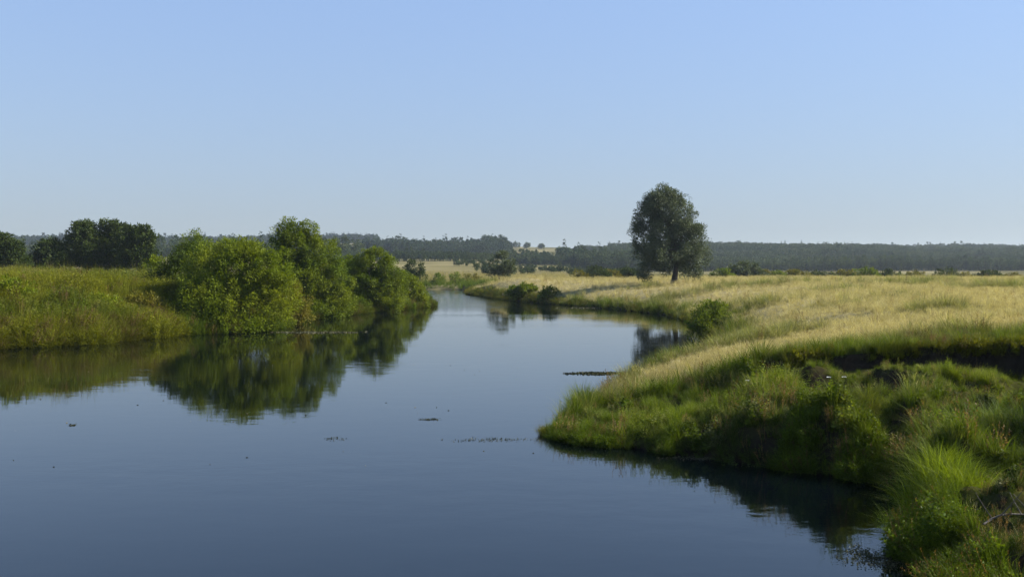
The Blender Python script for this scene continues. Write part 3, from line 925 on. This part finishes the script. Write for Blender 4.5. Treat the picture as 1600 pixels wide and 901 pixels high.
# scrub on the slope at the left edge
plant_px('scrub_bush', 'bright yellow green shrub at the waterside on the left picture edge', 'bush', 22, 66,
         [(15, 470, 40, 32, 0), (35, 495, 32, 28, -.5), (5, 510, 30, 26, -1)], M_YELLOW, 131, clump=.42, dens=.7, trunk_r=.08, stems=4, ll=.24, lw=.08)
for k, (px, py, d_, rx, ry, mt, lb) in enumerate([
        (110, 478, 72, 40, 24, M_OLIVE, 'olive scrub bush halfway up the left bank slope'),
        (75, 512, 66, 24, 20, M_OLIVE, 'low brownish scrub bush by the water near the yellow green shrub'),
        (165, 500, 70, 36, 26, M_YELLOW, 'yellow green scrub bush in the middle of the left bank slope'),
        (225, 495, 74, 30, 26, M_OLIVE, 'olive scrub bush at the waterside left of the dark green bush'),
        (185, 470, 80, 34, 24, M_YELLOW, 'yellow green scrub bush high on the left slope below the dark trees'),
        (45, 462, 74, 36, 22, M_YELLOW, 'yellow green scrub bush on the slope above the shrub at the left edge'),
        (130, 520, 66, 40, 16, M_OLIVE, 'long low brownish scrub bush at the waterline of the left bank'),
        (210, 518, 69, 34, 14, M_OLIVE, 'low brownish scrub bush at the waterline near the dark green bush'),
        (248, 432, 90, 24, 20, M_YELLOW, 'small yellow green bush at the top of the left slope beside the dark bush')]):
    plant_px('scrub_bush', lb, 'bush', px, d_, [(px, py - 6, rx * 1.05, ry * 1.2, 0), (px - rx * .6, py + ry * .3, rx * .7, ry * .9, -.4), (px + rx * .6, py + ry * .3, rx * .65, ry * .85, -.3)],
             mt, 140 + k, clump=.4, dens=.6, n_leaf=45, ll=.22, lw=.075, trunk_r=.06, stems=4, limbs=8)
# dark trees behind the left slope
for k, (px, d_, lob, lb) in enumerate([
        (8, 165, [(0, 388, 28, 22), (22, 393, 16, 14), (8, 405, 34, 14), (20, 412, 30, 10)], 'dark round tree cut by the left picture edge behind the slope'),
        (78, 170, [(78, 393, 22, 17), (66, 403, 18, 10), (92, 402, 18, 12), (80, 412, 30, 8)], 'low dark tree between the edge tree and the tall dark trees'),
        (133, 172, [(130, 370, 24, 22), (118, 390, 20, 22), (145, 395, 30, 22), (128, 362, 10, 12), (135, 410, 34, 12)], 'dark tree forming the left part of the tall dark trees'),
        (172, 174, [(168, 362, 20, 17), (185, 370, 20, 20), (170, 390, 36, 24), (172, 410, 34, 12)], 'tallest dark tree in the middle behind the left slope'),
        (215, 170, [(208, 372, 24, 18), (226, 375, 17, 18), (214, 395, 32, 20), (214, 410, 32, 12)], 'dark tree forming the right part of the tall dark trees')]):
    plant_px('dark_tree', lb, 'tree', px, d_, lob, M_DARK, 160 + k, hole_at=.15, clump=.75, dens=1.0, n_leaf=50, ll=.45, lw=.2, trunk_r=.3, stems=2, limbs=10, up=.3)

# bushes across the water and at the bend
far_bushes = [
    (647, 232, [(647, 420, 15, 14), (640, 434, 14, 12), (655, 436, 12, 12)], M_DARK, 'dark round bush on the far bank behind the left willows', 'bush'),
    (686, 228, [(686, 438, 10, 9), (680, 444, 8, 7)], M_MID, 'small green bush on the far bank at the river bend, leftmost of three', 'bush'),
    (711, 230, [(711, 437, 11, 9), (717, 443, 9, 6)], M_MID, 'small green bush on the far bank at the river bend, middle of three', 'bush'),
    (738, 231, [(736, 436, 12, 9), (748, 441, 10, 7)], M_OLIVE, 'small olive bush on the far bank at the river bend, rightmost of three', 'bush'),
    (783, 205, [(783, 408, 16, 14), (774, 418, 14, 14), (794, 418, 15, 13), (783, 424, 20, 10)], M_PALE, 'pale grey green willow tree standing behind the straw spit', 'tree'),
    (822, 143, [(818, 455, 18, 10), (832, 459, 16, 9), (805, 458, 13, 8)], M_MID, 'green bush at the waterline of the straw spit, longer of two', 'bush'),
    (860, 136, [(860, 460, 13, 9), (852, 463, 10, 6)], M_MID, 'green bush at the waterline of the straw spit, shorter of two', 'bush')]
for k, (px, d_, lob, mt, lb, ct) in enumerate(far_bushes):
    plant_px('willow_tree' if ct == 'tree' else 'willow_bush', lb, ct, px, d_, lob, mt, 180 + k, clump=.6 if d_ > 150 else .42, dens=.75, n_leaf=45, ll=.36, lw=.15, trunk_r=.12, stems=3, limbs=8)
# bush in the bay below the tree
plant_px('willow_bush', 'bright green bush on the bank of the little bay below the lone tree', 'bush', 1116, 69,
         [(1112, 490, 30, 18, 0), (1095, 505, 24, 16, -.8), (1128, 505, 26, 16, -.4), (1085, 518, 14, 12, -1)],
         M_MID, 201, clump=.33, dens=.75, n_leaf=45, ll=.2, lw=.065, trunk_r=.06, stems=5, limbs=10)
# bushes along the far edge of the right meadow
edge = [(905, 430, 9, 6, M_OLIVE), (930, 428, 13, 8, M_DARK), (952, 430, 10, 6, M_OLIVE), (976, 429, 12, 7, M_DARK), (1128, 430, 12, 7, M_MID),
        (1162, 423, 19, 11, M_PALE), (1190, 430, 12, 6, M_OLIVE), (1215, 431, 9, 5, M_MID), (1243, 430, 14, 6, M_OLIVE), (1282, 431, 12, 6, M_DARK), (1322, 430, 14, 7, M_OLIVE),
        (1352, 429, 14, 7, M_MID), (1390, 431, 11, 6, M_DARK), (1430, 432, 10, 5, M_OLIVE), (1478, 430, 13, 8, M_DARK), (1508, 434, 9, 5, M_OLIVE), (1542, 432, 12, 7, M_DARK), (1580, 434, 12, 6, M_OLIVE)]
shade = {M_OLIVE.name: 'olive', M_DARK.name: 'dark green', M_MID.name: 'green', M_PALE.name: 'pale'}
for k, (px, py, rx, ry, mt) in enumerate(edge):
    py -= 1; rx *= 1.25 + .6 * ((k * 53) % 10) / 10; ry *= .75 + .55 * ((k * 29) % 10) / 10
    d_ = 205 + 14 * ((k * 37) % 7) / 7
    nth = ['first', 'second', 'third', 'fourth'][k] + ' from the spit' if k < 4 else \
        ('just right of the lone tree' if k == 4 else 'largest and palest right of the lone tree' if k == 5 else
         ['sixth', 'seventh', 'eighth', 'ninth', 'tenth', 'eleventh', 'twelfth', 'thirteenth', 'fourteenth', 'fifteenth', 'sixteenth', 'seventeenth', 'eighteenth'][k - 5] + ' counted from the spit')
    plant_px('field_bush', '%s bush at the far meadow edge, %s' % (shade[mt.name], nth), 'bush', px, d_,
             [(px, py, rx, ry, 0), (px - rx * .6, py + ry * .5, rx * .7, ry * .6, 0), (px + rx * .6, py + ry * .5, rx * .7, ry * .6, 0)],
             mt, 220 + k, clump=.5, dens=.6, n_leaf=34, ll=.38, lw=.17, trunk_r=.08, stems=3, limbs=6, group='bushes along the far edge of the meadow')

# ------------------------------------------------------------------ far woods
def forest_kinds():
    if not hasattr(forest_kinds, 'm'):
        ms = []
        for s in range(3):     # pines: a tall bare-footed spindle
            g = np.random.default_rng(300 + s)
            lob = [(g.normal() * .3, g.normal() * .3, z, r, r, 1.9) for z, r in ((4.5, 2.2), (7, 2.3), (9.5, 1.9), (12, 1.4), (14, .8))]
            v, f, c = crown_arrays(lob, .9, 40, 11, 1.1, .6, g, up=.3, elong=1.2)
            P = Parts(); P.add(v, f); P.add(*tube([(0, 0, -1), (0, 0, 6), (0, 0, 13)], [.25, .2, .05], 4)); ms.append(P.mesh('pine'))
        for s in range(4):     # broadleaved
            g = np.random.default_rng(320 + s)
            lob = [(g.normal() * 1.4, g.normal() * 1.4, g.uniform(4, 9), g.uniform(2, 3.2), g.uniform(2, 3.2), g.uniform(2, 3)) for k in range(4)]
            v, f, c = crown_arrays(lob, 1.1, 44, 11, 1.2, .75, g, up=.3, elong=1.1)
            P = Parts(); P.add(v, f); P.add(*tube([(0, 0, -1), (0, 0, 5), (0, 0, 8)], [.3, .25, .1], 4)); ms.append(P.mesh('broadleaf'))
        for m in ms: m.materials.append(M_FOREST)
        forest_kinds.m = ms
    return [bpy.data.objects.new('wood_' + chr(97 + k), m) for k, m in enumerate(forest_kinds.m)]


def wood(name, label, x, y, pine, hs, cols, seed):
    g = np.random.default_rng(seed)
    n = len(x)
    z = height(x, y)
    idx = np.where(g.uniform(size=n) < pine, g.integers(0, 3, n), g.integers(3, 7, n))
    s = hs * g.uniform(.75, 1.2, n) * (0.6 + .8 * fbm(x / 60, y / 60, seed))
    a, b = (np.array(c) for c in cols)
    tint = lerp(np.tile(a, (n, 1)), np.tile(b, (n, 1)), np.clip(fbm(x / 45, y / 45, seed + 3) * 2.2 - .6 + g.normal(size=n) * .2, 0, 1)) * g.uniform(.75, 1.25, (n, 1))
    scatter(name, forest_kinds(), np.stack([x, y, z], 1), np.stack([x * 0, x * 0, g.uniform(0, 6.28, n)], 1), np.stack([s * g.uniform(.85, 1.1, n), s, s * g.uniform(.85, 1.15, n)], 1), idx, tint, label, 'forest')


def region(n, y0, y1, a0, a1, seed, cond=None):
    g = np.random.default_rng(seed)
    y = g.uniform(y0, y1, n); az = g.uniform(a0, a1, n)
    if cond is not None:
        k = cond(az, y); y, az = y[k], az[k]
    return az * y, y


GP = ((.022, .042, .022), (.04, .065, .028)); GD = ((.035, .06, .022), (.07, .095, .035))
# pine wood on the left rise (photo x 590-790)
x, y = region(3200, 880, 1030, -.155, -.004, 401, lambda a, y: y > 880 + 60 * np.clip((a + .03) / .03, 0, 1))
wood('pine_wood', 'dark bluish pine wood on the rise beyond the river bend', x, y, np.full(len(x), .3), .95, GP, 401)
x, y = region(500, 560, 640, -.22, -.02, 402)
wood('thicket', 'low green thicket in front of the dark pine wood', x, y, np.full(len(x), .1), .42, GD, 402)
x, y = region(1300, 640, 880, -.6, -.155, 403)
wood('far_trees', 'far belt of trees behind the left bank willows', x, y, np.full(len(x), .3), .85, GD, 403)
# right: nearer copse, forest edge, forested hill
x, y = region(1500, 600, 740, .052, .13, 404, lambda a, y: y > 600 + 100 * np.clip((.075 - a) / .025, 0, 1))
wood('copse', 'green copse behind the meadow left of the lone tree', x, y, np.full(len(x), .1), .7, GD, 404)
x, y = region(6500, 620, 830, .10, .60, 405)
wood('forest_edge', 'dark green forest edge behind the straw meadow', x, y, np.full(len(x), .05), .55, ((.032, .056, .02), (.065, .092, .03)), 405)
x, y = region(17000, 820, 1420, .07, .62, 406, lambda a, y: (y > 1180) | (a > .10))
wood('forest_hill', 'bluish green forested hill on the right horizon', x, y, np.full(len(x), .03), .62, ((.03, .053, .02), (.062, .088, .03)), 406)
# dots of scrub on the valley floor and the distant ridges
x, y = region(620, 300, 560, -.06, .12, 407, lambda a, y: fbm(a * 60, y / 40, 9) > .5)
wood('scrub', 'scattered low scrub on the valley floor beyond the spit', x, y, np.full(len(x), 0.), .2, GD, 407)
x, y = region(420, 640, 760, -.01, .06, 408, lambda a, y: fbm(a * 70, y / 50, 4) > .45)
wood('hedge', 'tree belts at the foot of the pale hill field', x, y, np.full(len(x), .2), .5, GD, 408)
x, y = region(900, 1585, 1640, -.215, -.14, 409)
wood('ridge_trees', 'thin dark tree line along the pale ridge field', x, y, np.full(len(x), .5), .8, GP, 409)
x, y = region(3500, 1450, 1700, -.62, -.215, 410)
wood('ridge_wood', 'bluish wood on the far left horizon', x, y, np.full(len(x), .1), 1.0, GP, 410)

# three single trees on the pale hill
for k, (px, w_, h_, lb) in enumerate([(806, 9, 9, 'leftmost and widest of three tiny trees on the pale hilltop field'), (823, 6, 8, 'middle one of three tiny trees on the pale hilltop field'),
                                     (846, 5, 7, 'rightmost of three tiny trees on the pale hilltop field')]):
    d_ = 1290.0
    xx = (px - 800) / F * d_
    zz = h1(xx, d_); sc = d_ / F
    plant('hill_tree', lb, 'tree', (xx, d_, zz), [(0, 0, h_ * sc * .6, w_ * sc * .8, w_ * sc * .8, h_ * sc * .45), (-w_ * sc * .4, 0, h_ * sc * .45, w_ * sc * .5, w_ * sc * .5, h_ * sc * .35)],
          M_DARK, 1.6, 60, 16, 1.4, .8, 420 + k, .3, (0, 0, h_ * sc * .6), 1, 6, group='small trees on the pale hilltop')

# ------------------------------------------------------------------ single clumps by the near shore
def clump(name, label, px, py, parts, colour, seed, cat='grass clump', trans=.4):
    """a clump standing at the ground seen at photo pixel px,py"""
    rng = np.random.default_rng(seed)
    d_ = (CAMH - 0.4) * F / (py - YH)
    for _ in range(12):
        x_ = (px - 800) / F * d_; z_ = h1(x_, d_)
        d_ = 0.5 * d_ + 0.5 * (CAMH - z_) * F / (py - YH)
    x_ = (px - 800) / F * d_; z_ = h1(x_, d_)
    Pm = Parts()
    for (fn, ox, oy, s) in parts:
        v, f = fn
        v = v.copy()
        a = rng.uniform(0, 6.28)
        v[:, :2] = v[:, :2] @ np.array([[math.cos(a), -math.sin(a)], [math.sin(a), math.cos(a)]])
        v = v * s + np.array([ox, oy, h1(x_ + ox, d_ + oy) - z_])
        Pm.add(v, f)
    mat = foliage_mat(name + '_blades', colour[0], colour[1], trans=trans, hue_scale=2.5)
    o = link(name, Pm.mesh(name), mat)
    o.location = (x_, d_, z_ - .02)
    return tag(o, label, cat)


r = np.random.default_rng(77)
def many(fn, n, rx, ry, s0, s1, seed):
    q = np.random.default_rng(seed); out = []
    for k in range(n):
        a = q.uniform(0, 6.28); t = math.sqrt(q.uniform())
        out.append((fn(seed * 50 + k), rx * t * math.cos(a), ry * t * math.sin(a), q.uniform(s0, s1) * (1.15 - .4 * t)))
    return out


sedge = lambda s: mk_meadow(s, 80, 0.9, 0.24, 0.015, 0.8)
reed = lambda s: mk_meadow(s, 24, 1.2, 0.2, 0.022, 0.25)
weed = lambda s: mk_herb(s, 8, 0.8, 0.12)
clump('sedge_clump', 'big bright green arching sedge clump beside the dark inlet', 1468, 768, many(sedge, 64, 1.2, .85, .75, 1.15, 1), ((.15, .215, .014), (.20, .26, .02)), 1)
clump('sedge_clump', 'bright sedge clump above the big bright clump at the right edge', 1565, 700, many(sedge, 16, .9, .6, .8, 1.1, 2), ((.085, .13, .02), (.12, .17, .025)), 2)
clump('sedge_clump', 'yellowish arching sedge clump overhanging the dark inlet', 1335, 655, many(sedge, 16, .9, .6, .8, 1.05, 3), ((.11, .14, .02), (.14, .16, .03)), 3)
clump('reed_clump', 'upright green reeds on the tip of the near bank', 878, 678, many(reed, 13, .55, .4, .35, .55, 4), ((.05, .085, .02), (.09, .12, .03)), 4, 'reeds')
clump('reed_clump', 'sparse thin reeds standing in the water off the bank tip', 822, 682, many(lambda s: mk_meadow(s, 8, 1.0, 0.2, 0.014, 0.25), 7, .6, .2, .35, .6, 5), ((.10, .12, .05), (.14, .15, .06)), 5, 'reeds')['kind'] = 'stuff'
clump('leafy_weed', 'small leafy weed standing lit in the dark lower right corner', 1465, 862, many(weed, 9, .28, .22, .8, 1.1, 6), ((.07, .12, .02), (.10, .15, .03)), 6, 'weed')
clump('leafy_weed', 'dark leafy weeds hanging over the water left of the inlet', 1140, 705, many(weed, 14, .8, .25, .6, .9, 7), ((.05, .08, .02), (.08, .10, .03)), 7, 'weed')

# umbel flowers on the terrace
M_STEM = foliage_mat('flower_stem', (.08, .11, .03), (.1, .12, .03), trans=.2)
mw, N, L = new_mat('white_petals')
o_ = N.new('ShaderNodeOutputMaterial'); p_ = N.new('ShaderNodeBsdfPrincipled'); p_.inputs['Base Color'].default_value = (.72, .72, .66, 1); p_.inputs['Roughness'].default_value = .8
L.new(p_.outputs[0], o_.inputs[0])
for k, (px, py, lb) in enumerate([(1292, 590, 'white umbel flower under the scarp, left of a pair'), (1316, 588, 'white umbel flower under the scarp, right of a pair'),
                                  (1165, 632, 'single white umbel flower on the green slope of the near bank')]):
    d_ = 27.0
    for _ in range(12):
        x_ = (px - 800) / F * d_; d_ = .5 * d_ + .5 * (CAMH - h1(x_, d_)) * F / (py - YH)
    x_ = (px - 800) / F * d_; z_ = h1(x_, d_)
    root = tag(empty('umbel_flower', (x_, d_, z_)), lb, 'flower', 'white flowers on the near bank')
    q = np.random.default_rng(500 + k); hh = .75
    ts = np.linspace(0, 1, 6)
    v, f = tube(np.stack([.06 * ts ** 2, .03 * ts, -.1 + (hh + .1) * ts], 1), .006 * (1 - .4 * ts), 5)
    link('stem', mesh_quads('stem', v, f), M_STEM, root)
    nn = 46; a = q.uniform(0, 6.28, nn); rr = .05 * np.sqrt(q.uniform(0, 1, nn))
    rr[:4] = 0
    c = np.stack([.06 + np.cos(a) * rr, .03 + np.sin(a) * rr, hh + .02 - 2.0 * rr ** 2], 1)
    v, f = leaves(c, np.stack([np.cos(a), np.sin(a), a * 0 + .2], 1), np.full(nn, .025), np.full(nn, .022), q, .9)
    link('flower_head', mesh_quads('flower_head', v, f), mw, root)

# ------------------------------------------------------------------ things on the water
def mat_leaves(name, label, px0, px1, py, ry, n, size, colour, seed, cat='water weed', lift=.02):
    g = np.random.default_rng(seed)
    d_ = CAMH * F / (py - YH)
    x0, x1 = (px0 - 800) / F * d_, (px1 - 800) / F * d_
    cx = (x0 + x1) / 2; w_ = (x1 - x0) / 2
    dr_ = ry / (CAMH * F) * d_ * d_            # depth of a py half-height at this distance
    u = np.clip(g.normal(size=n) * .42, -1, 1); vv = np.clip(g.normal(size=n) * .45, -1, 1) * np.sqrt(1 - .8 * np.abs(u))
    wob = .35 * (fbm(u * 4 + seed, u * 0, seed) - .5) * 2
    c = np.stack([u * w_, (vv + wob) * dr_, g.uniform(.004, lift, n)], 1)
    a = g.uniform(0, 6.28, n)
    v, f = leaves(c, np.stack([np.cos(a), np.sin(a), g.normal(size=n) * .12], 1), size * g.uniform(.6, 1.4, n), size * .6 * g.uniform(.6, 1.3, n), g, .93)
    o = link(name, mesh_quads(name, v, f), foliage_mat(name + '_leaves', colour[0], colour[1], trans=.15, hue_scale=1.5))
    o.location = (cx, d_, 0.004)
    return tag(o, label, cat, None, 'stuff')


WG = ((.05, .06, .025), (.11, .10, .05)); WD = ((.03, .04, .02), (.06, .06, .03)); WP = ((.11, .105, .065), (.07, .075, .035))
mat_leaves('floating_weed', 'long thin dark mat of floating weed off the near bank', 882, 985, 583, 2.2, 700, .11, WD, 601)
mat_leaves('floating_weed', 'thin patch of floating weed trailing from the bank tip', 690, 850, 687, 4, 240, .035, WG, 602)
mat_leaves('floating_weed', 'small dark scrap of floating weed in mid river', 655, 690, 655, 1.4, 90, .045, WD, 603)
mat_leaves('floating_weed', 'tiny dark scraps of weed adrift left of mid river', 505, 545, 685, 3.5, 50, .04, WD, 604)
mat_leaves('floating_weed', 'single tiny scrap of weed adrift on the far left water', 108, 119, 664, 1.2, 26, .06, WD, 605)
mat_leaves('floating_weed', 'long pale line of floating weed below the left willows', 425, 570, 519, 1.3, 900, .16, WP, 606)
mat_leaves('floating_weed', 'thin pale weed line across the water by the straw spit', 870, 1000, 481, 1.0, 500, .2, WP, 607)
mat_leaves('floating_weed', 'duckweed gathered along the shore in the lower right', 1310, 1420, 872, 22, 900, .035, WG, 608)
mat_leaves('floating_weed', 'pale scum of weed under the dark bank of the near shore', 1030, 1200, 716, 4, 500, .05, WP, 609)
mat_leaves('floating_weed', 'pale scum of weed inside the dark inlet', 1225, 1325, 733, 4, 380, .05, WP, 610)

g = np.random.default_rng(619)
n = 170
c = np.stack([g.uniform(-24, 1.5, n), g.uniform(24, 50, n), g.uniform(.004, .012, n)], 1)
c = c[(fbm(c[:, 0] / 4, c[:, 1] / 4, 12) > .5) & inside(c[:, 0], c[:, 1], RIVER)]
a = g.uniform(0, 6.28, len(c))
v, f = leaves(c, np.stack([np.cos(a), np.sin(a), a * 0], 1), g.uniform(.03, .09, len(c)), g.uniform(.02, .04, len(c)), g, .95)
tag(link('floating_leaves', mesh_quads('floating_leaves', v, f), foliage_mat('floating_leaf', (.08, .08, .04), (.16, .14, .08), trans=.1)), 'loose tiny leaves drifting on the open river', 'leaves', None, 'stuff')

# fallen dead branch in the lower right corner
g = np.random.default_rng(9)
Pm = Parts()
ts = np.linspace(0, 1, 9)
main = np.stack([-.5 + 1.5 * ts, .25 * np.sin(ts * 3), .55 + .22 * ts + .05 * np.sin(ts * 7)], 1)
Pm.add(*tube(main, .015 * (1 - .6 * ts) + .004, 6))
for k in range(7):
    p0 = main[1 + k]; dd = norm(np.array([g.normal(), g.normal(), .6 + g.uniform()]))
    t2 = np.linspace(0, 1, 5)[:, None]
    Pm.add(*tube(p0 + dd * t2 * g.uniform(.2, .5) + np.array([0, 0, .05]) * t2 ** 2, .009 * (1 - .7 * t2[:, 0]) + .002, 5))
br = link('dead_branch', smooth(Pm.mesh('dead_branch')), bark_mat('dead_wood', (.07, .06, .045)))
bx, by = (1585 - 800) / F * 15.5, 15.5
br.location = (bx, by, h1(bx, by) - .35)
tag(br, 'bare pale dead branch lying among weeds in the lower right corner', 'branch')

# ------------------------------------------------------------------ haze in the valley air
hx0, hx1, hy0, hy1, hz0, hz1 = -4400, 4400, -420, 4400, -3.2, 70.0
hv = [(a, b, c) for c in (hz0, hz1) for b in (hy0, hy1) for a in (hx0, hx1)]
hf = [(0, 2, 3, 1), (4, 5, 7, 6), (0, 1, 5, 4), (2, 6, 7, 3), (0, 4, 6, 2), (1, 3, 7, 5)]
mh, N, L = new_mat('valley_haze')
o_ = N.new('ShaderNodeOutputMaterial'); pv = N.new('ShaderNodeVolumePrincipled')
pv.inputs['Color'].default_value = (.72, .84, 1.0, 1); pv.inputs['Density'].default_value = 0.0001
pv.inputs['Anisotropy'].default_value = 0.3
L.new(pv.outputs[0], o_.inputs['Volume'])
hz_o = link('haze', mesh_quads('haze', np.array(hv, float), np.array(hf)), mh)
tag(hz_o, 'thin blue haze over the valley', None, None, 'stuff')
